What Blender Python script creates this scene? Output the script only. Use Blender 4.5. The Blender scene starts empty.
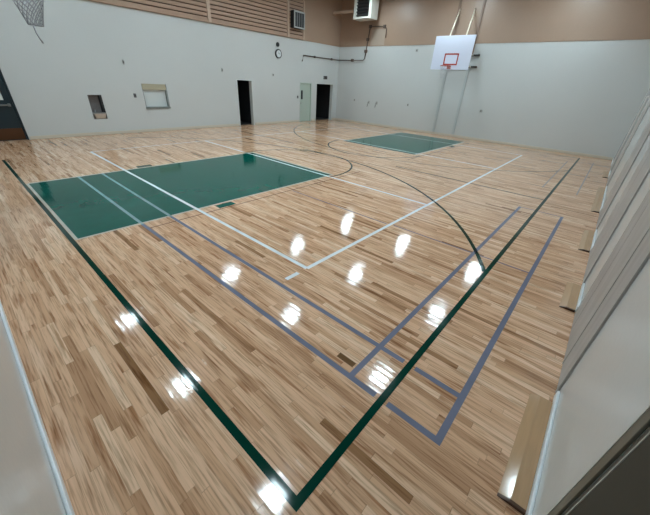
import bpy, bmesh, math, random
from mathutils import Matrix, Vector
random.seed(7)
sc = bpy.context.scene
C = sc.collection
PI = math.pi

# ------------------------------------------------------------------ room numbers (metres)
XN, XF = -0.31, 17.34          # near wall, far (hoop) wall
YR, YL = -0.46, 14.29          # right wall, left wall
ZB, ZC = 4.04, 7.4             # underside of the tan band, ceiling
T = 0.22                       # wall thickness

# ------------------------------------------------------------------ materials
def mat(name, col, rough=0.5, metal=0.0, spec=0.5, coat=0.0, coat_rough=0.1):
    m = bpy.data.materials.new(name); m.use_nodes = True
    b = m.node_tree.nodes['Principled BSDF']
    b.inputs['Base Color'].default_value = (*col, 1)
    b.inputs['Roughness'].default_value = rough
    b.inputs['Metallic'].default_value = metal
    b.inputs['Specular IOR Level'].default_value = spec
    b.inputs['Coat Weight'].default_value = coat
    b.inputs['Coat Roughness'].default_value = coat_rough
    return m

class NT:
    def __init__(s, m):
        s.t = m.node_tree; s.n = s.t.nodes; s.l = s.t.links; s.b = s.n['Principled BSDF']
    def new(s, ty, **kw):
        n = s.n.new(ty)
        for k, v in kw.items(): setattr(n, k, v)
        return n
    def link(s, a, b): s.l.new(a, b)
    def m(s, op, a, b=None, c=None):
        n = s.new('ShaderNodeMath', operation=op)
        for i, v in enumerate((a, b, c)):
            if v is None: continue
            if isinstance(v, (int, float)): n.inputs[i].default_value = v
            else: s.link(v, n.inputs[i])
        return n.outputs[0]
    def mix(s, f, a, b, blend='MIX'):
        n = s.new('ShaderNodeMix', data_type='RGBA', blend_type=blend)
        for i, v in ((0, f), (6, a), (7, b)):
            if isinstance(v, (int, float)): n.inputs[i].default_value = v
            elif isinstance(v, tuple): n.inputs[i].default_value = (*v, 1)
            else: s.link(v, n.inputs[i])
        return n.outputs[2]
    def ramp(s, f, stops):
        n = s.new('ShaderNodeValToRGB'); e = n.color_ramp.elements
        while len(e) < len(stops): e.new(0.5)
        for el, (p, c) in zip(e, stops): el.position = p; el.color = (*c, 1)
        s.link(f, n.inputs[0]); return n.outputs[0]

def mottled(name, col, amt=0.06, rough=0.5, scale=1.2, fine=60, bump=0.0, spec=0.5, stretch=(1, 1, 1)):
    m = mat(name, col, rough, spec=spec); t = NT(m)
    tc = t.new('ShaderNodeTexCoord')
    mp = t.new('ShaderNodeMapping'); mp.inputs['Scale'].default_value = stretch
    t.link(tc.outputs['Object'], mp.inputs[0])
    a = t.new('ShaderNodeTexNoise'); a.inputs['Scale'].default_value = scale; a.inputs['Detail'].default_value = 4
    t.link(mp.outputs[0], a.inputs['Vector'])
    f = t.new('ShaderNodeTexNoise'); f.inputs['Scale'].default_value = fine; f.inputs['Detail'].default_value = 2
    t.link(mp.outputs[0], f.inputs['Vector'])
    v = t.m('ADD', t.m('MULTIPLY', t.m('SUBTRACT', a.outputs[0], 0.5), amt * 2), 1.0)
    v = t.m('ADD', v, t.m('MULTIPLY', t.m('SUBTRACT', f.outputs[0], 0.5), amt))
    h = t.new('ShaderNodeVectorMath', operation='SCALE'); h.inputs[0].default_value = col
    t.link(v, h.inputs['Scale']); t.link(h.outputs[0], t.b.inputs['Base Color'])
    if bump:
        bp = t.new('ShaderNodeBump'); bp.inputs['Strength'].default_value = 1; bp.inputs['Distance'].default_value = bump
        t.link(f.outputs[0], bp.inputs['Height']); t.link(bp.outputs[0], t.b.inputs['Normal'])
    return m

BW = 0.057      # strip width of the maple boards

def board_normal(t, x, y, amount=1.0):
    """each strip slightly cupped and tipped: the finish ripples from board to board"""
    u = t.m('DIVIDE', x, BW); row = t.m('FLOOR', u); fr = t.m('SUBTRACT', u, row)
    d = t.m('SUBTRACT', fr, 0.5)
    cup = t.m('MULTIPLY', t.m('MULTIPLY', d, d), 0.00085 * amount)
    wn = t.new('ShaderNodeTexWhiteNoise', noise_dimensions='1D'); t.link(row, wn.inputs['W'])
    tip = t.m('MULTIPLY', t.m('MULTIPLY', t.m('SUBTRACT', wn.outputs[0], 0.5), d), 0.0006 * amount)
    nz = t.new('ShaderNodeTexNoise'); nz.inputs['Scale'].default_value = 7; nz.inputs['Detail'].default_value = 2
    cx = t.new('ShaderNodeCombineXYZ'); t.link(x, cx.inputs[0]); t.link(t.m('MULTIPLY', y, 0.35), cx.inputs[1])
    t.link(cx.outputs[0], nz.inputs['Vector'])
    h = t.m('ADD', t.m('ADD', cup, tip), t.m('MULTIPLY', nz.outputs[0], 0.0016 * amount))
    nf = t.new('ShaderNodeTexNoise'); nf.inputs['Scale'].default_value = 420; nf.inputs['Detail'].default_value = 1
    t.link(cx.outputs[0], nf.inputs['Vector'])
    h = t.m('ADD', h, t.m('MULTIPLY', nf.outputs[0], 0.00002))
    bp = t.new('ShaderNodeBump'); bp.inputs['Strength'].default_value = 1; bp.inputs['Distance'].default_value = 1
    t.link(h, bp.inputs['Height'])
    return bp.outputs[0], row, fr

def floor_wood(name='maple strip flooring', swap=False, dark=1.0, borders=True):
    m = mat(name, (0.5, 0.35, 0.22), 0.085, spec=0.5); t = NT(m); t.b.inputs['IOR'].default_value = 1.42
    tc = t.new('ShaderNodeTexCoord'); sp = t.new('ShaderNodeSeparateXYZ'); t.link(tc.outputs['Object'], sp.inputs[0])
    x, y = (sp.outputs[1], sp.outputs[0]) if swap else (sp.outputs[0], sp.outputs[1])
    nrm, row, fr = board_normal(t, x, y)
    wn = t.new('ShaderNodeTexWhiteNoise', noise_dimensions='1D'); t.link(row, wn.inputs['W'])
    wn2 = t.new('ShaderNodeTexWhiteNoise', noise_dimensions='1D'); t.link(t.m('ADD', row, 311.5), wn2.inputs['W'])
    v = t.m('ADD', t.m('DIVIDE', y, t.m('ADD', t.m('MULTIPLY', wn2.outputs[0], 0.8), 0.55)), t.m('MULTIPLY', wn.outputs[0], 37.0))
    cell = t.m('FLOOR', v); fv = t.m('SUBTRACT', v, cell)
    c2 = t.new('ShaderNodeCombineXYZ'); t.link(row, c2.inputs[0]); t.link(cell, c2.inputs[1])
    w2 = t.new('ShaderNodeTexWhiteNoise', noise_dimensions='2D'); t.link(c2.outputs[0], w2.inputs['Vector'])
    rnd = w2.outputs[0]
    base = t.ramp(rnd, [(0.0, (0.27, 0.138, 0.062)), (0.02, (0.48, 0.27, 0.155)), (0.12, (0.62, 0.372, 0.225)),
                        (0.5, (0.73, 0.458, 0.293)), (0.85, (0.78, 0.518, 0.345)), (1.0, (0.84, 0.60, 0.42))])
    # grain: noise drawn out along the board, shifted from piece to piece
    def grain(sx, sy, det, off):
        n = t.new('ShaderNodeTexNoise'); n.inputs['Scale'].default_value = 1; n.inputs['Detail'].default_value = det
        cc = t.new('ShaderNodeCombineXYZ'); t.link(t.m('MULTIPLY', x, sx), cc.inputs[0])
        t.link(t.m('MULTIPLY', y, sy), cc.inputs[1]); t.link(t.m('MULTIPLY', rnd, off), cc.inputs[2])
        t.link(cc.outputs[0], n.inputs['Vector']); return n.outputs[0]
    g1 = grain(75, 3.0, 5, 40); g2 = grain(22, 1.6, 3, 90)
    g1c = t.ramp(g1, [(0.32, (0.50, 0.42, 0.35)), (0.5, (0.98, 0.97, 0.96)), (0.75, (1.1, 1.1, 1.1))])
    col = t.mix(0.8, base, g1c, 'MULTIPLY')
    # mineral streaks and heartwood
    st = t.ramp(g2, [(0.0, (0.36, 0.24, 0.15)), (0.33, (0.52, 0.38, 0.27)), (0.42, (1, 1, 1)), (1.0, (1, 1, 1))])
    col = t.mix(0.75, col, st, 'MULTIPLY')
    big = t.new('ShaderNodeTexNoise'); big.inputs['Scale'].default_value = 0.5; big.inputs['Detail'].default_value = 2
    t.link(tc.outputs['Object'], big.inputs['Vector'])
    col = t.mix(0.5, col, t.ramp(big.outputs[0], [(0.3, (0.86, 0.84, 0.82)), (0.7, (1.06, 1.06, 1.06))]), 'MULTIPLY')
    seam = t.m('MAXIMUM', t.m('GREATER_THAN', t.m('ABSOLUTE', t.m('SUBTRACT', fr, 0.5)), 0.483),
               t.m('LESS_THAN', fv, 0.004))
    col = t.mix(t.m('MULTIPLY', seam, 0.38), col, (0.16, 0.09, 0.05))
    t.link(col, t.b.inputs['Base Color']); t.link(nrm, t.b.inputs['Normal'])
    return m

def floor_paint(name, col, amt=0.05, rough=0.08, worn=0.0):
    m = mat(name, col, rough); t = NT(m); t.b.inputs['IOR'].default_value = 1.23
    tc = t.new('ShaderNodeTexCoord'); sp = t.new('ShaderNodeSeparateXYZ'); t.link(tc.outputs['Object'], sp.inputs[0])
    nrm, row, fr = board_normal(t, sp.outputs[0], sp.outputs[1], 0.45)
    t.link(nrm, t.b.inputs['Normal'])
    n = t.new('ShaderNodeTexNoise'); n.inputs['Scale'].default_value = 3; n.inputs['Detail'].default_value = 3
    t.link(tc.outputs['Object'], n.inputs['Vector'])
    lo = tuple(c * (1 - amt * 2) for c in col); hi = tuple(min(1, c * (1 + amt * 2)) for c in col)
    t.link(t.ramp(n.outputs[0], [(0.3, lo), (0.7, hi)]), t.b.inputs['Base Color'])
    return m

M = {}
M['wood'] = floor_wood()
M['wood_x'] = floor_wood('maple border', swap=True)
M['green'] = floor_paint('court green', (0.0005, 0.09, 0.066))
M['greenline'] = floor_paint('court line green', (0.001, 0.036, 0.024))
M['thin'] = floor_paint('thin dark line', (0.05, 0.07, 0.05))
M['rust'] = floor_paint('old lane line', (0.17, 0.085, 0.06))
M['white'] = floor_paint('court white', (0.74, 0.78, 0.80))
M['oldboard'] = floor_paint('dark walnut board', (0.16, 0.085, 0.04), 0.2)
M['faint'] = floor_paint('worn slate line', (0.33, 0.28, 0.26))
M['cream'] = floor_paint('lane border', (0.50, 0.46, 0.40))
M['purple'] = floor_paint('slate line', (0.175, 0.185, 0.25))
M['lilac'] = floor_paint('thin lilac line', (0.22, 0.18, 0.22))
M['onkey'] = floor_paint('pale line on green', (0.20, 0.34, 0.36))
M['wall'] = mottled('wall paint white', (0.57, 0.585, 0.575), 0.03, 0.22, 0.7, 25, 0.0004)
M['band'] = mottled('wall paint tan', (0.355, 0.24, 0.172), 0.07, 0.4, 0.8, 20, 0.0004)
M['slat'] = mottled('slat tan', (0.385, 0.25, 0.175), 0.08, 0.55, 3, 30)
M['slatback'] = mat('slat backing', (0.10, 0.055, 0.035), 0.8)
M['post'] = mat('post tan', (0.50, 0.36, 0.27), 0.5)
M['ceil'] = mottled('ceiling', (0.42, 0.33, 0.26), 0.05, 0.8)
M['base'] = mat('baseboard cream', (0.58, 0.52, 0.42), 0.4)
M['basew'] = mat('baseboard white', (0.78, 0.82, 0.84), 0.3)
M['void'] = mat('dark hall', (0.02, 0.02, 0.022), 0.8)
M['jamb'] = mat('jamb paint', (0.58, 0.60, 0.58), 0.4)
M['palegreen'] = mottled('pale green door', (0.42, 0.50, 0.44), 0.03, 0.4)
M['teal'] = mottled('teal door', (0.004, 0.018, 0.026), 0.05, 0.4)
M['bronze'] = mat('kick plate', (0.10, 0.045, 0.02), 0.35, 0.6)
M['steel'] = mat('steel', (0.55, 0.57, 0.58), 0.3, 0.9)
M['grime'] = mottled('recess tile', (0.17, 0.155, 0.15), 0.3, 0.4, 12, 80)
M['black'] = mat('black', (0.012, 0.012, 0.014), 0.5)
M['dark'] = mat('dark grey metal', (0.05, 0.045, 0.045), 0.5, 0.3)
M['pipe'] = mat('pipe', (0.12, 0.085, 0.07), 0.5, 0.2)
M['olive'] = mottled('olive door paint', (0.036, 0.033, 0.023), 0.04, 0.7)
M['olive2'] = mottled('olive frame paint', (0.105, 0.10, 0.078), 0.04, 0.4)
M['edge'] = mat('pale edge', (0.42, 0.42, 0.38), 0.4)
M['beige'] = mat('beige slat box', (0.42, 0.38, 0.27), 0.5)
M['shutter'] = mat('shutter white', (0.60, 0.64, 0.63), 0.35)
M['sill'] = mat('sill grey', (0.20, 0.22, 0.21), 0.5)
M['board'] = mat('backboard white', (0.72, 0.76, 0.90), 0.22, coat=0.4)
M['red'] = mat('target red', (0.42, 0.035, 0.02), 0.4)
M['orange'] = mat('rim orange', (0.5, 0.06, 0.02), 0.4)
M['net'] = mat('net cord', (0.50, 0.50, 0.52), 0.8)
M['netgrey'] = mat('steel chain net', (0.36, 0.36, 0.37), 0.6)
M['creampole'] = mat('cream pole', (0.80, 0.72, 0.58), 0.4)
M['casing'] = mat('heater casing', (0.62, 0.60, 0.54), 0.4)
M['clockface'] = mat('clock face', (0.62, 0.66, 0.66), 0.4)
M['pane'] = mat('pane', (0.75, 0.80, 0.78), 0.1)  # pale and opaque: light behind the door glass put into the colour
M['greybox'] = mat('grey box', (0.14, 0.14, 0.14), 0.5)
M['plate'] = mat('cover plate', (0.36, 0.36, 0.34), 0.4)
M['stripe'] = mat('rail paint', (0.46, 0.49, 0.49), 0.45)
M['stripe_tan'] = mat('rail paint tan', (0.25, 0.165, 0.12), 0.5)
M['pushbar'] = mat('push bar', (0.18, 0.19, 0.19), 0.4, 0.7)
M['endshade'] = mat('shaded end wood', (0.07, 0.028, 0.012), 0.5)
M['lamp_body'] = mat('lamp housing', (0.6, 0.6, 0.6), 0.5)

# laminated cabinet doors: streaks run upright, small scuffs
def laminate(name, col):
    m = mat(name, col, 0.42); t = NT(m)
    tc = t.new('ShaderNodeTexCoord')
    def nz(scale, det, st):
        mp = t.new('ShaderNodeMapping'); mp.inputs['Scale'].default_value = st; t.link(tc.outputs['Object'], mp.inputs[0])
        n = t.new('ShaderNodeTexNoise'); n.inputs['Scale'].default_value = scale; n.inputs['Detail'].default_value = det
        t.link(mp.outputs[0], n.inputs['Vector']); return n.outputs[0]
    a = nz(14, 4, (1, 1, 0.06)); b = nz(5, 3, (1, 1, 0.5)); d = nz(45, 1, (1, 1, 1))
    c = t.ramp(a, [(0.3, tuple(v * 0.9 for v in col)), (0.7, tuple(v * 1.08 for v in col))])
    c = t.mix(0.6, c, t.ramp(b, [(0.3, (0.86, 0.84, 0.83)), (0.7, (1.08, 1.08, 1.08))]), 'MULTIPLY')
    c = t.mix(t.m('MULTIPLY', t.m('GREATER_THAN', d, 0.79), 0.7), c, (0.12, 0.09, 0.08))
    t.link(c, t.b.inputs['Base Color']); return m
M['lam'] = laminate('grey laminate', (0.40, 0.378, 0.36))
M['lamframe'] = mat('cabinet frame', (0.38, 0.37, 0.35), 0.4)

e = bpy.data.materials.new('lamp diffuser'); e.use_nodes = True
for n in list(e.node_tree.nodes): e.node_tree.nodes.remove(n)
em = e.node_tree.nodes.new('ShaderNodeEmission'); em.inputs[0].default_value = (0.72, 0.91, 1.0, 1); em.inputs[1].default_value = 132
o_ = e.node_tree.nodes.new('ShaderNodeOutputMaterial'); e.node_tree.links.new(em.outputs[0], o_.inputs[0])
M['lamp'] = e

# ------------------------------------------------------------------ mesh helpers
def box(bm, a, b, mi=0, rot=None, piv=None):
    x0, y0, z0 = a; x1, y1, z1 = b
    vs = [Vector(p) for p in ((x0, y0, z0), (x1, y0, z0), (x1, y1, z0), (x0, y1, z0), (x0, y0, z1), (x1, y0, z1), (x1, y1, z1), (x0, y1, z1))]
    if rot is not None: vs = [rot @ (v - piv) + piv for v in vs]
    v = [bm.verts.new(p) for p in vs]
    for f in ((0, 3, 2, 1), (4, 5, 6, 7), (0, 1, 5, 4), (1, 2, 6, 5), (2, 3, 7, 6), (3, 0, 4, 7)):
        bm.faces.new([v[i] for i in f]).material_index = mi

def tube(bm, pts, r, n=6, closed=False, mi=0, caps=True):
    pts = [Vector(p) for p in pts]; rings = []
    N = len(pts)
    for i, p in enumerate(pts):
        if closed: d = pts[(i + 1) % N] - pts[i - 1]
        else: d = pts[min(i + 1, N - 1)] - pts[max(i - 1, 0)]
        d.normalize()
        up = Vector((0, 0, 1)) if abs(d.z) < 0.9 else Vector((1, 0, 0))
        a = d.cross(up).normalized(); b = d.cross(a).normalized()
        rings.append([bm.verts.new(p + (a * math.cos(2 * PI * k / n) + b * math.sin(2 * PI * k / n)) * r) for k in range(n)])
    for i in range(N if closed else N - 1):
        A, B = rings[i], rings[(i + 1) % N]
        for k in range(n): 
            f = bm.faces.new((A[k], A[(k + 1) % n], B[(k + 1) % n], B[k])); f.material_index = mi; f.smooth = True
    if caps and not closed:
        bm.faces.new(rings[0]); bm.faces.new(rings[-1][::-1])

def disc(bm, c, r, d0, d1, axis, n=40, mi=0):
    """short cylinder along an axis (0=x,1=y,2=z)"""
    def P(a, h):
        u, v = r * math.cos(a), r * math.sin(a)
        p = [0, 0, 0]; p[axis] = h; o = [i for i in range(3) if i != axis]; p[o[0]] = c[0] + u; p[o[1]] = c[1] + v
        return p
    A = [bm.verts.new(P(2 * PI * k / n, d0)) for k in range(n)]; B = [bm.verts.new(P(2 * PI * k / n, d1)) for k in range(n)]
    for k in range(n): bm.faces.new((A[k], A[(k + 1) % n], B[(k + 1) % n], B[k])).material_index = mi
    bm.faces.new(A[::-1]).material_index = mi; bm.faces.new(B).material_index = mi

def obj(name, bm, mats, parent=None, bevel=0.0, seg=2):
    if name != 'floor': bmesh.ops.recalc_face_normals(bm, faces=bm.faces)
    me = bpy.data.meshes.new(name); bm.to_mesh(me); bm.free()
    o = bpy.data.objects.new(name, me); C.objects.link(o)
    for m in (mats if isinstance(mats, (list, tuple)) else [mats]): me.materials.append(m)
    if parent is not None:
        o.parent = parent
        o.location = -parent.location if False else (0, 0, 0)
        me.transform(Matrix.Translation(-parent_loc(parent)))
    if bevel:
        md = o.modifiers.new('bevel', 'BEVEL'); md.width = bevel; md.segments = seg; md.limit_method = 'ANGLE'
    return o
def parent_loc(p):
    v = Vector((0, 0, 0))
    while p is not None: v += p.location; p = p.parent
    return v
def bx(name, a, b, m, parent=None, bevel=0.0):
    bm = bmesh.new(); box(bm, a, b); return obj(name, bm, m, parent, bevel)
def tag(o, label, cat, group=None):
    o['label'] = label; o['category'] = cat
    if group: o['group'] = group
    return o
def thing(name, label, cat, loc=(0, 0, 0), group=None):
    o = bpy.data.objects.new(name, None); C.objects.link(o); o.location = loc; o.empty_display_size = 0.1
    return tag(o, label, cat, group)
def struct(o): o['kind'] = 'structure'; return o

# ------------------------------------------------------------------ floor, with the court paint laid into its own mesh
fm = bmesh.new()
FM = ['wood', 'green', 'greenline', 'thin', 'rust', 'white', 'cream', 'purple', 'lilac', 'onkey', 'oldboard', 'faint']
fi = {k: i for i, k in enumerate(FM)}
box(fm, (XN - T, YR - T, -0.12), (XF + T, YL + T, 0.0), 0)
def patch(x0, x1, y0, y1, k, z):
    v = [fm.verts.new(p) for p in ((x0, y0, z), (x1, y0, z), (x1, y1, z), (x0, y1, z))]
    fm.faces.new(v).material_index = fi[k]
def arc(cx, cy, r, w, a0, a1, k, z, n=96):
    A = []
    for i in range(n + 1):
        a = math.radians(a0 + (a1 - a0) * i / n)
        A.append((fm.verts.new((cx + (r - w / 2) * math.cos(a), cy + (r - w / 2) * math.sin(a), z)),
                  fm.verts.new((cx + (r + w / 2) * math.cos(a), cy + (r + w / 2) * math.sin(a), z))))
    for i in range(n):
        fm.faces.new((A[i][0], A[i][1], A[i + 1][1], A[i + 1][0])).material_index = fi[k]
z1, z2, z3, z4 = 0.0006, 0.0010, 0.0014, 0.0018
XB0, XB1, YS0, YS1 = 0.575, 16.45, 0.585, 13.30     # basketball baselines and sidelines
W = 0.058
YEND = 11.36
DBX, DBY0, DBY1 = 1.645, 0.945, 1.125
CY = 6.94
K0, K1 = 5.19, 8.69
# keys
patch(XB0 + 0.075, 6.36, K0 + 0.03, K1 - 0.03, 'green', z1)
patch(XB0 + 0.035, XB0 + 0.075, K0, K1, 'cream', z2)
patch(XB0 + 0.075, 6.36, K0 - 0.012, K0 + 0.03, 'cream', z2)
patch(XB0 + 0.075, 6.36, K1 - 0.03, K1 + 0.03, 'cream', z2)
patch(6.30, 6.36, K0, K1, 'cream', z2)
patch(1.50, 7.25, 4.915, 4.94, 'rust', z1)
patch(2.80, 3.16, 4.97, 5.15, 'green', z1)
patch(2.80, 3.16, K1 + 0.05, K1 + 0.22, 'greenline', z1)
F0, F1, FK0, FK1 = 10.95, 16.1, 5.12, 8.52
patch(F0, F1, FK0 + 0.03, FK1 - 0.03, 'green', z1)
patch(F0, F1, FK0 - 0.05, FK0 + 0.03, 'cream', z2)
patch(F0, F1, FK1 - 0.03, FK1 + 0.03, 'cream', z2)
patch(9.9, 16.0, FK0 - 0.28, FK0 - 0.25, 'rust', z1)
patch(14.0, 14.4, FK0 - 0.2, FK0 - 0.05, 'greenline', z1)
# one dark replaced board
q_ = math.floor(DBX / BW) * BW
patch(q_, q_ + BW, DBY0, DBY1, 'oldboard', z1)
# boundary
patch(XB0 - W / 2, XB0 + W / 2, YS0 + W / 2, YEND, 'greenline', z4)
patch(XB1 - W / 2, XB1 + W / 2, YS0 + W / 2, FK0 - 0.1, 'thin', z4)
patch(XB1 - W / 2, XB1 + W / 2, FK1 + 0.1, YS1 + W / 2, 'thin', z4)
patch(XB0 - W / 2, XB1 + W / 2, YS0 - W / 2, YS0 + W / 2, 'greenline', z4)
# free-throw semicircles, three-point arcs
arc(6.42, CY, 1.86, 0.05, -101, 101, 'greenline', z3)
arc(10.93, 6.82, 1.90, 0.05, 90, 270, 'greenline', z3)
s3 = math.degrees(math.asin((CY - YS0 - 0.02) / 7.02))
arc(1.14, CY, 7.02, W, -s3, s3, 'greenline', z3)
arc(16.24, CY, 7.02, 0.04, 180 - s3, 180 + s3, 'greenline', z3)
patch(8.67, 8.72, YS0 + W / 2, 4.6, 'thin', z1); patch(8.67, 8.72, 9.2, YS1, 'thin', z1)
# volleyball court
V0, V1, VY0, VY1 = 2.47, 14.85, 2.36, 11.34
wv = 0.058
patch(V0 - wv / 2, V0 + wv / 2, VY0, VY1, 'white', z3); patch(V1 - wv / 2, V1 + wv / 2, VY0, VY1, 'white', z3)
patch(V0, V1, VY0 - wv / 2, VY0 + wv / 2, 'white', z3); patch(V0, V1, VY1 - 0.02, VY1 + 0.02, 'white', z3)
for xx in (6.13, 11.22): patch(xx - wv / 2, xx + wv / 2, VY0, VY1, 'white', z3)
patch(2.10, 2.31, VY0 - 0.03, VY0 + 0.03, 'white', z3)
# slate shuffleboard / short-court lines
wp = 0.052
def hgap(x, k0, k1, k='purple', w=wp): patch(x - w / 2, x + w / 2, k0, k1, k, z2)
for xx in (1.505, 1.975):
    hgap(xx, 0.095, YS0 - 0.05); hgap(xx, YS0 + 0.06, K0 - 0.05); hgap(xx, K0 - 0.05, K1, 'onkey', 0.05)
patch(1.505, 7.68, 0.12 - wp / 2, 0.12 + wp / 2, 'purple', z3)
patch(1.505, 7.68, 0.90 - wp / 2, 0.90 + wp / 2, 'purple', z3)
patch(7.64, 7.68, 0.12, 0.90, 'lilac', z2)
patch(4.60, 4.632, 0.12, 2.3, 'lilac', z1); patch(4.56, 4.592, 2.42, 4.88, 'lilac', z1)
patch(9.9, 15.8, 0.06, 0.095, 'faint', z3); patch(9.95, 15.2, 0.83, 0.865, 'faint', z3)
patch(15.3, 15.34, 0.10, 0.83, 'faint', z2)
floor = struct(obj('floor', fm, [M[k] for k in FM]))

# ------------------------------------------------------------------ walls
def wall(name, axis, c0, c1, u0, u1, holes, upper_in):
    """slab wall; axis 0 = plane of constant x, 1 = constant y; c0 = room face, c1 = outer face"""
    bm = bmesh.new()
    def B(ua, ub, za, zb, mi, f=c0):
        lo, hi = min(f, c1), max(f, c1)
        if axis == 1: box(bm, (ua, lo, za), (ub, hi, zb), mi)
        else: box(bm, (lo, ua, za), (hi, ub, zb), mi)
    us = sorted({u0, u1, *[h[0] for h in holes], *[h[1] for h in holes]})
    zs = sorted({0.0, ZB, *[h[2] for h in holes], *[h[3] for h in holes]})
    for a, b in zip(us, us[1:]):
        for za, zb in zip(zs, zs[1:]):
            um, zm = (a + b) / 2, (za + zb) / 2
            if any(h[0] < um < h[1] and h[2] < zm < h[3] for h in holes): continue
            B(a, b, za, zb, 0)
    B(u0, u1, ZB, ZC, 1, upper_in)
    bmesh.ops.remove_doubles(bm, verts=bm.verts, dist=1e-5)
    return struct(obj(name, bm, [M['wall'], M['band']]))
D1 = (9.76, 10.66, 0.0, 2.05); D2 = (14.0, 14.95, 0.0, 2.06); D3 = (15.36, 16.94, 0.0, 2.07)
D0 = (-0.25, 1.55, 0.0, 2.12)
NI = (3.54, 3.97, 0.54, 1.33); WI = (5.42, 6.37, 0.88, 1.73)
wall('wall_left', 1, YL, YL + T, XN - T, XF + T, [D0, D1, D2, D3, NI, WI], YL - 0.02)
wall('wall_back', 0, XF, XF + T, YR, YL, [], XF - 0.02)
wall('wall_front', 0, XN, XN - T, YR, YL, [], XN + 0.0)
DR = (0.25, 1.21, 0.0, 2.15)
wall('wall_right', 1, YR, YR - T, XN - T, XF + T, [DR], YR + 0.0)
bm = bmesh.new(); box(bm, (XN - T, YR - T, ZC), (XF + T, YL + T, ZC + 0.15)); struct(obj('ceiling', bm, M['ceil']))

# dark hall behind the open doorways
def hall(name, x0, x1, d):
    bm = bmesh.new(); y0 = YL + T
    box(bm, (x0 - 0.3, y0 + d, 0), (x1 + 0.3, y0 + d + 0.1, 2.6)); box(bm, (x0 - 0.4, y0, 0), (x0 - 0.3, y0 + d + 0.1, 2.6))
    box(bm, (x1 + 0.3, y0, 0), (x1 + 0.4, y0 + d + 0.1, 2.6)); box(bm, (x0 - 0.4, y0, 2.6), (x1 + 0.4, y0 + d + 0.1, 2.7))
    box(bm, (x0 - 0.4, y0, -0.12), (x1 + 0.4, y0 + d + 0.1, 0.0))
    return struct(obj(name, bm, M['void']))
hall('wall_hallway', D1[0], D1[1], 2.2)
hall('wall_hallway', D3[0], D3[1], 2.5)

# baseboards
def base_y(name, segs, y0, y1, h, m):
    bm = bmesh.new()
    for a, b in segs:
        box(bm, (a, y0, 0.0008), (b, y1, h))
    return struct(obj(name, bm, m, bevel=0.004))
base_y('baseboard_left', [(1.58, 9.72), (10.70, 13.96), (14.99, 15.32), (16.98, XF - 0.03)], YL - 0.03, YL, 0.10, M['base'])
base_y('baseboard_right', [(1.30, 2.53), (4.03, 4.72), (6.09, 7.17), (8.63, 11.37), (13.03, 14.17), (15.63, XF - 0.03)], YR, YR + 0.018, 0.075, M['basew'])
bm = bmesh.new(); box(bm, (XF - 0.03, YR + 0.02, 0.0008), (XF, YL - 0.03, 0.10)); struct(obj('baseboard_back', bm, M['base'], bevel=0.004))
bm = bmesh.new(); box(bm, (XN, YR + 0.02, 0.0008), (XN + 0.02, YL, 0.075)); struct(obj('baseboard_front', bm, M['basew'], bevel=0.006))

# ------------------------------------------------------------------ doors
def door_frame(name, D, y, w=0.05, m='jamb', sill=False):
    bm = bmesh.new(); p = 0.012
    box(bm, (D[0] - w, y - p, 0.001), (D[0], y + T - 0.02, D[3])); box(bm, (D[1], y - p, 0.001), (D[1] + w, y + T - 0.02, D[3]))
    box(bm, (D[0] - w, y - p, D[3]), (D[1] + w, y + T - 0.02, D[3] + w))
    return bm
def inner_frame(D, y, w=0.03):
    bm = bmesh.new(); p = 0.008
    box(bm, (D[0] + 0.0005, y - p, 0.001), (D[0] + w, y + T - 0.01, D[3] - 0.0005)); box(bm, (D[1] - w, y - p, 0.001), (D[1] - 0.0005, y + T - 0.01, D[3] - 0.0005))
    box(bm, (D[0] + w, y - p, D[3] - w), (D[1] - w, y + T - 0.01, D[3] - 0.0005))
    return bm
# door_1 : teal double door at the far left
d = struct(obj('door_1', inner_frame(D0, YL, 0.04), M['teal']))
mid = (D0[0] + D0[1]) / 2
for a, b, hs in ((D0[0] + 0.045, mid - 0.004, 1), (mid + 0.004, D0[1] - 0.045, -1)):
    w0, w1 = a + 0.17, b - 0.17
    bm = bmesh.new(); y0, y1 = YL + 0.03, YL + 0.075
    for q in ((a, b, 0.01, 1.16), (a, b, 1.86, D0[3] - 0.045), (a, w0, 1.16, 1.86), (w1, b, 1.16, 1.86)):
        box(bm, (q[0], y0, q[2]), (q[1], y1, q[3]))
    leaf = obj('door_leaf', bm, M['teal'], d)
    bx('window_pane', (w0, y0 + 0.015, 1.16), (w1, y1 - 0.015, 1.86), M['pane'], leaf)
    bm = bmesh.new(); box(bm, (a + 0.06, y0 - 0.055, 1.0), (b - 0.06, y0 - 0.03, 1.05))
    box(bm, (a + 0.06, y0 - 0.06, 0.985), (a + 0.13, y0, 1.065)); box(bm, (b - 0.13, y0 - 0.06, 0.985), (b - 0.06, y0, 1.065))
    obj('push_bar', bm, M['pushbar'], leaf, bevel=0.006)
    bx('kick_plate', (a + 0.02, y0 - 0.004, 0.03), (b - 0.02, y0, 0.36), M['bronze'], leaf)
# door_2 : open dark doorway, reveal only
struct(obj('door_2', inner_frame(D1, YL, 0.035), M['jamb']))
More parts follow.
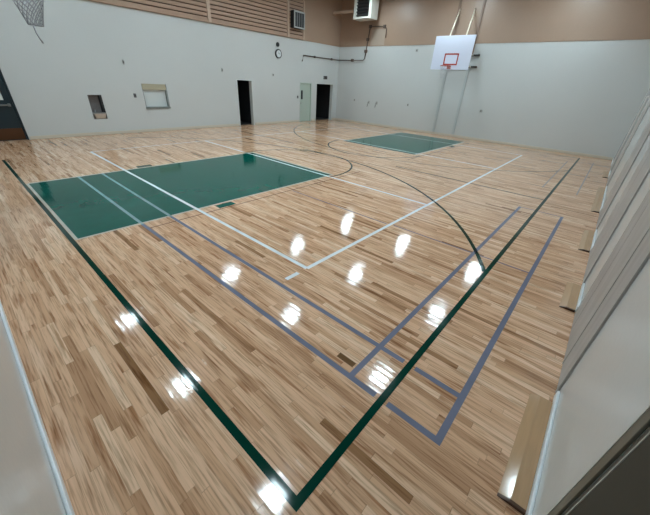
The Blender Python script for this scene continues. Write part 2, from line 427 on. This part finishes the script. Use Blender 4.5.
# door_3 : pale green closed door with narrow window
d = struct(obj('door_3', inner_frame(D2, YL, 0.05), M['palegreen']))
a, b = D2[0] + 0.055, D2[1] - 0.055; y0, y1 = YL + 0.06, YL + 0.105
w0, w1, zz0, zz1 = a + 0.08, a + 0.24, 1.2, 1.66
bm = bmesh.new()
for q in ((a, b, 0.01, zz0), (a, b, zz1, D2[3] - 0.055), (a, w0, zz0, zz1), (w1, b, zz0, zz1)): box(bm, (q[0], y0, q[2]), (q[1], y1, q[3]))
leaf = obj('door_leaf', bm, M['palegreen'], d)
bx('window_pane', (w0, y0 + 0.012, zz0), (w1, y1 - 0.012, zz1), M['black'], leaf)
bm = bmesh.new(); disc(bm, (a + 0.09, 1.0), 0.03, y0 - 0.06, y0, 1); obj('door_handle', bm, M['steel'], leaf)
# door_4 : open dark doorway by the corner, with one leaf folded back inside
d = struct(obj('door_4', inner_frame(D3, YL, 0.04), M['jamb']))
bx('door_leaf', (D3[0] + 0.05, YL + T + 0.02, 0.01), (D3[0] + 0.095, YL + T + 0.72, 2.0), mat('brown leaf', (0.06, 0.03, 0.02), 0.4), d)
# door_5 : olive door in the right wall, right beside the camera
bm = bmesh.new()
fw, pr = 0.055, 0.012
box(bm, (DR[1] - 0.0, YR, 0.001), (DR[1] + fw, YR + pr, DR[3] + fw)); box(bm, (DR[0] - fw, YR, 0.001), (DR[0], YR + pr, DR[3] + fw))
box(bm, (DR[0], YR, DR[3]), (DR[1], YR + pr, DR[3] + fw))
box(bm, (DR[1] - 0.04, YR - T + 0.02, 0.001), (DR[1] - 0.0005, YR, DR[3] - 0.0005)); box(bm, (DR[0] + 0.0005, YR - T + 0.02, 0.001), (DR[0] + 0.04, YR, DR[3] - 0.0005))
box(bm, (DR[0] + 0.04, YR - T + 0.02, DR[3] - 0.04), (DR[1] - 0.04, YR, DR[3] - 0.0005))
d = struct(obj('door_5', bm, M['olive2'], bevel=0.003))
leaf = bx('door_leaf', (DR[0] + 0.045, YR - 0.040, 0.01), (DR[1] - 0.045, YR + 0.004, DR[3] - 0.045), M['olive'], d)
bx('edge_highlight', (DR[1] - 0.044, YR + 0.0005, 0.01), (DR[1] - 0.036, YR + 0.006, DR[3] - 0.05), M['edge'], d)  # pale strip: highlight along the inner frame edge put into its colour
bm = bmesh.new(); disc(bm, (DR[0] + 0.12, 1.0), 0.03, YR - 0.012, YR + 0.05, 1); obj('door_handle', bm, M['steel'], leaf)
bx('casing_highlight', (DR[1] + fw, YR + 0.0005, 0.001), (DR[1] + fw + 0.008, YR + 0.014, DR[3] + fw), M['edge'], d)  # pale line: highlight on the outer casing edge put into its colour

# service window (box with rolled shutter)
bm = bmesh.new()
x0, x1, za, zb = WI
box(bm, (x0 + .0005, YL + 0.10, za + .0005), (x1 - .0005, YL + 0.12, zb - .0005))
w = struct(obj('window_1', bm, M['shutter']))
bm = bmesh.new(); box(bm, (x0 + 0.02, YL + 0.02, zb - 0.20), (x1 - 0.02, YL + 0.10, zb - 0.001)); obj('shutter_box', bm, M['beige'], w)
bm = bmesh.new(); box(bm, (x0 - 0.01, YL - 0.035, za - 0.03), (x1 + 0.02, YL + 0.099, za + 0.04)); obj('window_sill', bm, M['sill'], w, bevel=0.004)
bm = bmesh.new()
box(bm, (x1 - 0.055, YL - 0.015, za + 0.04), (x1 - 0.0005, YL + 0.095, zb - 0.21)); box(bm, (x0 + 0.0005, YL + 0.0, za + 0.04), (x0 + 0.025, YL + 0.095, zb - 0.21))
obj('side_track', bm, M['sill'], w)

# drinking fountain niche
x0, x1, za, zb = NI
f = thing('drinking_fountain', 'recessed drinking fountain with steel basin in the left white wall', 'drinking fountain', ((x0 + x1) / 2, YL, za))
bm = bmesh.new(); g = 0.001
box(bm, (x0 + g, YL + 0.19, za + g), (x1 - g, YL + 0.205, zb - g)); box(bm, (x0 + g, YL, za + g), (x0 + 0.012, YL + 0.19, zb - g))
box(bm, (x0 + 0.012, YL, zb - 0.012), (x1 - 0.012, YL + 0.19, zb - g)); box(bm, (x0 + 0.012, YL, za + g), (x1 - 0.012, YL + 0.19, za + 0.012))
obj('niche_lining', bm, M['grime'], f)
bx('side_panel', (x1 - 0.07, YL + 0.002, za + 0.22), (x1 - g, YL + 0.19, zb - g), M['black'], f)
bm = bmesh.new(); box(bm, (x0 + 0.015, YL - 0.09, za + 0.17), (x1 - 0.004, YL + 0.18, za + 0.205)); obj('rim', bm, M['steel'], f, bevel=0.008)
bm = bmesh.new()
v = [bm.verts.new(p) for p in ((x0 + .03, YL - .075, za + .17), (x1 - .03, YL - .075, za + .17), (x1 - .03, YL + .17, za + .17), (x0 + .03, YL + .17, za + .17),
                               (x0 + .06, YL - .02, za + .015), (x1 - .06, YL - .02, za + .015), (x1 - .06, YL + .17, za + .015), (x0 + .06, YL + .17, za + .015))]
for q in ((0, 1, 2, 3), (7, 6, 5, 4), (0, 4, 5, 1), (1, 5, 6, 2), (2, 6, 7, 3), (3, 7, 4, 0)): bm.faces.new([v[i] for i in q])
obj('basin', bm, M['steel'], f, bevel=0.01)
bm = bmesh.new(); tube(bm, [(x0 + .12, YL + .1, za + .2), (x0 + .12, YL + .1, za + .27), (x0 + .12, YL + .05, za + .30), (x0 + .12, YL + .0, za + .29)], 0.012, 8); obj('spout', bm, M['steel'], f)

# ------------------------------------------------------------------ slatted panels high on the left wall
yb = YL - 0.02
def slat_panel(x0, x1, label, post_right=0.12, zt=ZC - 0.02):
    z0 = ZB + 0.03
    t = thing('slatted_wall_panel', label, 'wall panel', ((x0 + x1) / 2, yb, z0), 'slatted panels on the left wall')
    bx('backing', (x0, yb - 0.012, z0), (x1, yb, zt), M['slatback'], t)
    bm = bmesh.new(); z = z0 + 0.03
    while z < zt - 0.12:
        box(bm, (x0, yb - 0.05, z), (x1, yb - 0.012, z + 0.108)); z += 0.148
    obj('slats', bm, M['slat'], t)
    bx('bottom_rail', (x0, yb - 0.07, z0 - 0.02), (x1, yb, z0 + 0.03), M['slat'], t)
    if post_right:
        bx('upright_trim', (x1, yb - 0.085, z0 - 0.02), (x1 + post_right, yb, zt), M['post'], t)
    return t
slat_panel(XN + 0.05, 4.2, 'tan slatted panel high on the left wall, nearest the teal door', 0.10)
slat_panel(4.3, 8.57, 'long tan slatted panel high on the left wall, above the service window', 0.14)
slat_panel(8.71, 13.0, 'long tan slatted panel high on the left wall, above the dark doorway beside the clock', 0.12)
slat_panel(13.12, 14.12, 'narrow tan slatted panel around the barred vent box', 0.08)
# vent box
x0, x1, za, zb = 13.22, 13.98, 4.46, 5.16
v_ = thing('vent_box', 'dark box with white framed bars on the narrow slatted panel', 'vent', ((x0 + x1) / 2, yb - 0.05, za))
bx('housing', (x0, yb - 0.30, za), (x1, yb - 0.0505, zb), M['black'], v_)
bm = bmesh.new(); yf = yb - 0.30
box(bm, (x0, yf - 0.03, za), (x1, yf, za + 0.06)); box(bm, (x0, yf - 0.03, zb - 0.06), (x1, yf, zb))
box(bm, (x0, yf - 0.03, za + .06), (x0 + 0.06, yf, zb - .06)); box(bm, (x1 - 0.06, yf - 0.03, za + .06), (x1, yf, zb - .06))
obj('front_frame', bm, M['plate'], v_)
for k in range(3):
    xc = x0 + 0.06 + (x1 - x0 - 0.12) * (k + 1) / 4
    bx('bar', (xc - 0.022, yf - 0.02, za + .06), (xc + 0.022, yf, zb - .06), M['greybox'], v_)

# clock, bell
c = thing('wall_clock', 'round dark-rimmed clock high on the left white wall', 'clock', (12.4, YL, 3.28))
bm = bmesh.new(); disc(bm, (12.4, 3.28), 0.20, YL - 0.06, YL, 1); 
obj('case', bm, M['dark'], c)
bm = bmesh.new(); disc(bm, (12.4, 3.28), 0.155, YL - 0.064, YL - 0.06, 1); obj('face', bm, M['clockface'], c)
bx('hour_hand', (12.39, YL - 0.067, 3.28), (12.41, YL - 0.0641, 3.37), M['black'], c)
bx('minute_hand', (12.40, YL - 0.067, 3.272), (12.52, YL - 0.0641, 3.286), M['black'], c)
c = thing('alarm_bell', 'small dark round bell just above the wall clock', 'bell', (12.36, YL, 3.67))
bm = bmesh.new(); disc(bm, (12.36, 3.67), 0.10, YL - 0.07, YL - 0.02, 1); obj('gong', bm, M['black'], c, bevel=0.02)
bx('back_box', (12.30, YL - 0.02, 3.60), (12.42, YL, 3.74), M['dark'], c)

# small things on the left wall
def plate(name, x, z, w, h, label, cat, m='plate', d=0.03):
    t = thing(name, label, cat, (x, YL, z))
    bx('cover', (x - w / 2, YL - d, z - h / 2), (x + w / 2, YL, z + h / 2), M[m], t, bevel=0.004)
    bx('knob', (x - 0.015, YL - d - 0.012, z - 0.02), (x + 0.015, YL - d, z + 0.02), M['dark'], t)
plate('wall_sensor', 4.97, 2.40, 0.06, 0.14, 'small grey sensor on the left wall, above and left of the service window', 'sensor')
plate('light_switch', 5.10, 1.32, 0.09, 0.14, 'grey switch plate just left of the service window', 'switch', 'greybox')
plate('wall_sensor', 9.04, 2.38, 0.06, 0.14, 'small grey sensor on the left wall just before the first dark doorway', 'sensor')
plate('wall_sensor', 12.03, 2.33, 0.06, 0.10, 'small pale sensor on the left wall below the clock', 'sensor')
plate('light_switch', 13.81, 1.32, 0.09, 0.14, 'dark switch plate beside the pale green door', 'switch', 'greybox')
t = thing('exit_sign', 'small unlit grey sign box over the dark doorway by the corner', 'sign', (16.12, YL, 2.30))
bx('sign_case', (15.98, YL - 0.07, 2.29), (16.26, YL - 0.0, 2.47), M['greybox'], t, bevel=0.006)
bx('sign_face', (16.0, YL - 0.073, 2.305), (16.24, YL - 0.0701, 2.455), M['dark'], t)

# ------------------------------------------------------------------ conduit run
pr_ = 0.024
t = thing('conduit_pipe', 'dark conduit running level along the left wall into the far corner', 'pipe', (14.2, YL, 3.36))
t2 = thing('conduit_pipe', 'dark conduit on the far wall, rising with junction boxes to the hanging heater', 'pipe', (XF, 12.4, 3.36))
yy = YL - 0.05
bm = bmesh.new(); tube(bm, [(14.1, yy, 3.08), (14.2, yy, 3.36), (XF - 0.035, yy, 3.36)], pr_, 8); obj('wall_run', bm, M['pipe'], t)
xx = XF - 0.06
bm = bmesh.new(); tube(bm, [(xx, yy - 0.03, 3.36), (xx, 12.40, 3.36), (xx, 12.30, 3.46), (xx, 12.13, 4.93)], pr_, 8); obj('riser', bm, M['pipe'], t2)
bm = bmesh.new(); tube(bm, [(xx, 12.13, 4.93), (xx, 11.15, 4.90), (xx, 11.05, 4.80), (xx, 11.05, 4.40)], pr_, 8); obj('branch', bm, M['pipe'], t2)
for q in ((xx, 12.13, 4.93), (xx, 12.28, 3.80), (xx, 12.21, 4.35), (xx, 11.2, 4.90), (xx, 13.2, 3.36)):
    bx('junction_box', (q[0] - 0.05, q[1] - 0.07, q[2] - 0.07), (XF - (0.0201 if q[2] > 4 else 0.0), q[1] + 0.07, q[2] + 0.07), M['pipe'], t2)
for q in (15.1, 16.6):
    bx('clip', (q - 0.04, YL - 0.08, 3.31), (q + 0.04, YL - 0.0005, 3.41), M['pipe'], t)

# unit heater
x0, x1, ya, yb2, za, zb = 16.30, 16.95, 11.50, 12.62, 5.14, 6.35
h = thing('unit_heater', 'white-cased unit heater with dark louvres hanging near the far corner', 'heater', (16.6, 11.9, za))
bm = bmesh.new()
box(bm, (x0, ya, za), (x1, yb2, za + 0.09)); box(bm, (x0, ya, zb - 0.09), (x1, yb2, zb)); box(bm, (x0, ya, za + .09), (x1, ya + 0.15, zb - .09)); box(bm, (x0, yb2 - 0.15, za + .09), (x1, yb2, zb - .09))
box(bm, (x1 - 0.05, ya + .15, za + .09), (x1, yb2 - .15, zb - .09))
obj('casing', bm, M['casing'], h)
bx('core', (x0 + 0.12, ya + .15, za + .09), (x1 - 0.05, yb2 - .15, zb - .09), M['black'], h)
for k in range(8):
    z = za + 0.16 + k * 0.135; cpt = Vector((x0 + 0.06, 0, z))
    bm = bmesh.new(); box(bm, (x0 + 0.015, ya + .152, z - 0.006), (x0 + 0.105, yb2 - .152, z + 0.006), 0, Matrix.Rotation(0.6, 3, 'Y'), cpt)
    obj('louvre', bm, M['dark'], h)
bm = bmesh.new()
for q in ((x0 + .1, ya + .1), (x1 - .1, ya + .1), (x0 + .1, yb2 - .1), (x1 - .1, yb2 - .1)): 
    bm = bmesh.new(); tube(bm, [(q[0], q[1], zb), (q[0], q[1], ZC)], 0.012, 6); obj('hanger_rod', bm, M['dark'], h)
bx('support_arm', (16.55, yb2 + 0.002, 5.50), (16.72, YL - 0.0201, 5.62), M['post'], h, bevel=0.01)
bx('wall_block', (16.45, YL - 0.06, 5.40), (16.82, YL - 0.0201, 5.499), M['slat'], h)

# ------------------------------------------------------------------ basketball hoops
def net_mesh(cx, cy, z0, r0, r1, L, n=12, rows=6, cord=0.004, tail=None):
    bm = bmesh.new()
    def P(i, j):
        f_ = j / rows; r = r0 + (r1 - r0) * (f_ ** 0.7)
        a = 2 * PI * (i + (0.5 if j % 2 else 0)) / n
        return (cx + r * math.cos(a), cy + r * math.sin(a), z0 - L * f_)
    for i in range(n):
        for s in (0, 1):
            pts = []; k = i
            for j in range(rows + 1):
                pts.append(P(k, j))
                if s == 0: k = k + (1 if j % 2 else 0)
                else: k = k - (0 if j % 2 else 1)
            tube(bm, pts, cord, 4, caps=False)
    for j in (rows,):
        tube(bm, [P(i, j) for i in range(n)], cord, 4, closed=True)
    if tail:
        tube(bm, tail, cord * 1.6, 5)
    return bm
def hoop(label, xb, cy, s, zc_rim, half_w, zlo, zhi, sq, wallx, poles, rails, netm, tail=None, cord=0.003, nr=0.13, nl=0.45, nn=12, nrow=6):
    """xb = playing face of board; s = +1 board behind rim toward +x"""
    t = thing('basketball_hoop', label, 'basketball hoop', (xb, cy, zlo))
    bx('backboard', (min(xb, xb + s * 0.04), cy - half_w, zlo), (max(xb, xb + s * 0.04), cy + half_w, zhi), M['board'], t, bevel=0.012)
    bm = bmesh.new(); y0, y1, q0, q1 = sq; xf0, xf1 = sorted((xb - s * 0.004, xb - s * 0.0005)); w = 0.055
    box(bm, (xf0, y0, q0), (xf1, y1, q0 + w)); box(bm, (xf0, y0, q1 - w), (xf1, y1, q1)); box(bm, (xf0, y0, q0 + w), (xf1, y0 + w, q1 - w)); box(bm, (xf0, y1 - w, q0 + w), (xf1, y1, q1 - w))
    obj('target_square', bm, M['red'], t)
    rc = xb - s * 0.38
    bm = bmesh.new(); tube(bm, [(rc + 0.23 * math.cos(a), cy + 0.23 * math.sin(a), zc_rim) for a in [2 * PI * k / 40 for k in range(40)]], 0.010, 8, closed=True)
    box(bm, (min(xb - s * 0.16, xb - s * .004), cy - 0.07, zc_rim - 0.01), (max(xb - s * 0.16, xb - s * .004), cy + 0.07, zc_rim + 0.006))
    box(bm, (min(xb - s * 0.015, xb - s * .004), cy - 0.09, zc_rim - 0.10), (max(xb - s * 0.015, xb - s * .004), cy + 0.09, zc_rim + 0.03))
    tube(bm, [(xb - s * .01, cy, zc_rim - .09), (xb - s * .15, cy, zc_rim - .012)], 0.012, 6)
    rim = obj('rim', bm, M['orange'], t)
    obj('net', net_mesh(rc, cy, zc_rim - 0.012, 0.225, nr, nl, n=nn, rows=nrow, cord=cord, tail=tail), M[netm], rim)
    for p in poles:
        bm = bmesh.new(); tube(bm, [p[0], p[1]], 0.028, 10); obj('brace_pole', bm, M['creampole'], t)
    for r in rails:
        bm = bmesh.new(); box(bm, *r); obj('wall_rail', bm, M['dark'], t)
    xw = wallx - s * 0.09
    for yq in (cy - 0.55, cy + 0.55):
        for r in rails:
            zr = (r[0][2] + r[1][2]) / 2
            bm = bmesh.new(); tube(bm, [(xb + s * 0.04, yq, min(max(zr, zlo + .1), zhi - .1)), (xw, yq, zr)], 0.022, 8); obj('extension_arm', bm, M['creampole'], t)
    return t
WX = XF - 0.02
hoop('white rectangular backboard with orange rim on the far wall', 16.05, 6.67, 1, 3.06, 0.89, 2.93, 4.22, (6.33, 6.98, 3.11, 3.56), XF,
     [((16.10, 6.95, 4.20), (WX - 0.02, 7.24, 5.35)), ((16.10, 6.22, 4.20), (WX - 0.02, 6.56, 5.33))],
     [((XF - 0.09, 5.85, 3.55), (XF - 0.001, 7.5, 3.62)), ((XF - 0.09, 5.85, 3.09), (XF - 0.001, 7.5, 3.16))], 'net')
hoop('hoop with grey net at the top left corner, over the large green key', 0.97, 6.98, -1, 3.05, 0.87, 2.93, 4.22, (6.66, 7.30, 3.11, 3.56), XN,
     [((0.97, 7.28, 4.20), (XN + 0.03, 7.6, 5.35)), ((0.97, 6.68, 4.20), (XN + 0.03, 6.4, 5.33))],
     [((XN + 0.001, 6.2, 3.55), (XN + 0.09, 7.8, 3.62)), ((XN + 0.001, 6.2, 3.09), (XN + 0.09, 7.8, 3.16))], 'netgrey',
     tail=[(1.33, 7.05, 2.68), (1.33, 7.02, 2.56), (1.36, 6.97, 2.44)], cord=0.007, nr=0.09, nl=0.38, nn=13, nrow=8)

# darker upright stripes on the far wall behind the backboard, grey below and tan above
for y, lb in ((7.30, 'darker upright stripe on the far wall, left one behind the backboard'), (6.22, 'darker upright stripe on the far wall, right one behind the backboard')):
    t = thing('wall_stripe', lb, 'stripe', (XF, y, 0.11), 'upright stripes behind the far backboard')
    bx('lower_stripe', (XF - 0.055, y - 0.055, 0.11), (XF, y + 0.055, 3.08), M['stripe'], t)
    bx('upper_stripe', (XF - 0.055, y - 0.05, 3.63), (XF - 0.0201, y + 0.05, 6.9), M['stripe_tan'], t)
# small things on the far wall
def plate_b(name, y, z, w, h, label, cat, m='plate'):
    t = thing(name, label, cat, (XF, y, z))
    bx('cover', (XF - 0.025, y - w / 2, z - h / 2), (XF, y + w / 2, z + h / 2), M[m], t, bevel=0.004)
    bx('socket', (XF - 0.027, y - 0.015, z - 0.03), (XF - 0.0251, y + 0.015, z + 0.03), M['dark'], t)
plate_b('wall_outlet', 12.81, 1.27, 0.09, 0.13, 'small outlet on the far wall nearest the left corner', 'outlet')
plate_b('wall_outlet', 9.08, 1.28, 0.09, 0.13, 'small outlet on the far wall left of the backboard shadow', 'outlet')
plate_b('wall_outlet', 5.13, 1.32, 0.12, 0.12, 'small outlet on the far wall right of the backboard', 'outlet')
plate_b('wall_outlet', 9.09, 3.81, 0.12, 0.12, 'small grey plate high on the far wall just under the tan band', 'outlet')
for y, lb in ((11.72, 'dark bent wall hook on the far wall, left of the pair'), (11.15, 'dark bent wall hook on the far wall, right of the pair')):
    t = tag(None or bpy.data.objects.new('wall_hook', None), lb, 'hook', 'pair of hooks on the far wall'); C.objects.link(t); t.location = (XF, y, 1.2)
    bm = bmesh.new(); tube(bm, [(XF - 0.01, y, 1.22), (XF - 0.10, y, 1.22), (XF - 0.12, y, 1.12), (XF - 0.12, y + 0.02, 0.98)], 0.018, 8); obj('hook_arm', bm, M['greybox'], t)
    bx('base_plate', (XF - 0.012, y - 0.06, 1.14), (XF, y + 0.06, 1.30), M['plate'], t)
tag(bx('lit_patch_panel', (XF - 0.024, 11.12, 4.06), (XF - 0.0201, 12.04, 4.80), mottled('lit wall patch', (0.40, 0.31, 0.245), 0.1, 0.5)), 'paler rectangular patch of lit wall beneath the heater, framed by conduit', 'panel')  # thin pale sheet: light on the wall between the pipes, put into colour

# ------------------------------------------------------------------ wall cabinets (folding table pockets) on the right wall
CH = 2.3; DP = 0.016
def cabinet(x0, x1, label, splits):
    t = thing('wall_cabinet', label, 'cabinet', ((x0 + x1) / 2, YR, 0), 'grey cabinets along the right wall')
    yf = YR + DP
    bm = bmesh.new(); fw = 0.035
    box(bm, (x0, YR + 0.001, 0.002), (x0 + fw, yf, CH)); box(bm, (x1 - fw, YR + 0.001, 0.002), (x1, yf, CH))
    box(bm, (x0 + fw, YR + 0.001, CH - fw), (x1 - fw, yf, CH)); box(bm, (x0 + fw, YR + 0.001, 0.002), (x1 - fw, YR + 0.012, CH - fw))
    obj('cabinet_frame', bm, M['lamframe'], t, bevel=0.003)
    a = x0 + fw + 0.004
    for s_ in splits + [x1 - fw - 0.004]:
        lf = bx('door', (a, YR + 0.0125, 0.02), (s_, yf - 0.001, CH - fw - 0.004), M['lam'], t, bevel=0.003)
        if s_ - a > 0.8:
            bx('edge_trim', (a + 0.36, yf - 0.001, 0.02), (a + 0.376, yf + 0.004, CH - fw - 0.006), M['edge'], lf)
        a = s_ + 0.012
    return t
cabinet(2.57, 3.98, 'scuffed grey wall cabinet, nearest one on the right wall', [3.60])
cabinet(4.76, 6.05, 'grey wall cabinet, second from the camera on the right wall', [5.52])
cabinet(7.21, 8.58, 'grey wall cabinet, third from the camera on the right wall', [7.9])
cabinet(11.42, 12.98, 'grey wall cabinet, fourth from the camera along the right wall', [12.2])
cabinet(14.22, 15.58, 'grey wall cabinet farthest away on the right wall, near the far corner', [14.9])

# wooden ramp strips at the foot of the wall between the cabinets
def ramp(x0, x1, label):
    t = thing('wooden_ramp_strip', label, 'ramp strip', ((x0 + x1) / 2, YR + 0.1, 0), 'bevelled wooden strips along the right wall')
    ya, yb_, yc, hgt = YR + 0.02, YR + 0.105, YR + 0.170, 0.0255
    def prism(xa, xb):
        bm = bmesh.new()
        prof = [(ya, 0.001), (ya, hgt), (yb_, hgt), (yc, 0.003), (yc, 0.001)]
        A = [bm.verts.new((xa, q[0], q[1])) for q in prof]; B = [bm.verts.new((xb, q[0], q[1])) for q in prof]
        for k in range(5): bm.faces.new((A[k], A[(k + 1) % 5], B[(k + 1) % 5], B[k]))
        bm.faces.new(A[::-1]); bm.faces.new(B); return bm
    obj('strip', prism(x0 + 0.022, x1), M['ramp'], t)
    obj('shaded_end', prism(x0, x0 + 0.0219), M['endshade'], t)  # dark slice: shade on the strip's end face put into its colour
M['ramp'] = mottled('ramp maple', (0.46, 0.285, 0.155), 0.16, 0.10, 3, 9, stretch=(0.7, 9, 3))
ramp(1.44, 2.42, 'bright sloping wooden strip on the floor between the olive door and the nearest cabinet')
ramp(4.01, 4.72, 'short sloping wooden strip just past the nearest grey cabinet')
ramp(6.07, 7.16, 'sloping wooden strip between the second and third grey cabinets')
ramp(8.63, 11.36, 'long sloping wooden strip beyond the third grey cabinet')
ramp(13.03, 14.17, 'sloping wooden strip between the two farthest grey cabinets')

# ------------------------------------------------------------------ lamps
LZ = 6.0; k_ = (LZ + 2.15) / 2.15
first = None
for i, fx in enumerate((0.51, 1.68, 2.84, 4.05)):
    for j, fy in enumerate((0.715, 1.82, 2.915)):
        x, y = fx * k_, fy * k_
        if first is None:
            t = thing('ceiling_lamp', 'square white high-bay lamp hanging in rows below the ceiling', 'lamp', (x, y, LZ), 'high-bay lamps below the ceiling')
            first = t
            s_ = 0.34
            bx('diffuser', (x - 0.21, y - 0.235, LZ), (x + 0.21, y + 0.235, LZ + 0.01), M['lamp'], t)
            bx('housing', (x - 0.24, y - 0.265, LZ + 0.0101), (x + 0.24, y + 0.265, LZ + 0.10), M['lamp_body'], t, bevel=0.01)
            bm = bmesh.new(); tube(bm, [(x, y, LZ + 0.10), (x, y, ZC)], 0.012, 6); obj('drop_rod', bm, M['dark'], t)
        else:
            t = first.copy(); C.objects.link(t); t.location = (x, y, LZ)
            for ch in list(first.children):
                c2 = ch.copy(); C.objects.link(c2); c2.parent = t

# ------------------------------------------------------------------ world, camera, view
w = bpy.data.worlds.new('world'); sc.world = w; w.use_nodes = True
w.node_tree.nodes['Background'].inputs[0].default_value = (0.02, 0.02, 0.02, 1)
cam = bpy.data.cameras.new('camera'); co = bpy.data.objects.new('camera', cam); C.objects.link(co)
R = ((0.662089596662707, -0.7476481431670737, 0.051571503854754855),
     (-0.34516712548333206, -0.36530118418746527, -0.8645314918016633),
     (0.6652044959834441, 0.5545965189667732, -0.4999256741490176))
m4 = Matrix(((R[0][0], -R[1][0], -R[2][0], 0), (R[0][1], -R[1][1], -R[2][1], 0), (R[0][2], -R[1][2], -R[2][2], 2.15), (0, 0, 0, 1)))
co.matrix_world = m4
cam.sensor_width = 36; cam.lens = 303.488 / 650 * 36; cam.clip_start = 0.02; cam.clip_end = 100
sc.camera = co
sc.view_settings.view_transform = 'Standard'; sc.view_settings.look = 'None'
sc.view_settings.gamma = 1; sc.view_settings.use_curve_mapping = False
sc.view_settings.exposure = 0.14
sc.cycles.use_denoising = True
sc.cycles.max_bounces = 10; sc.cycles.diffuse_bounces = 6; sc.cycles.glossy_bounces = 5
sc.cycles.sample_clamp_indirect = 10
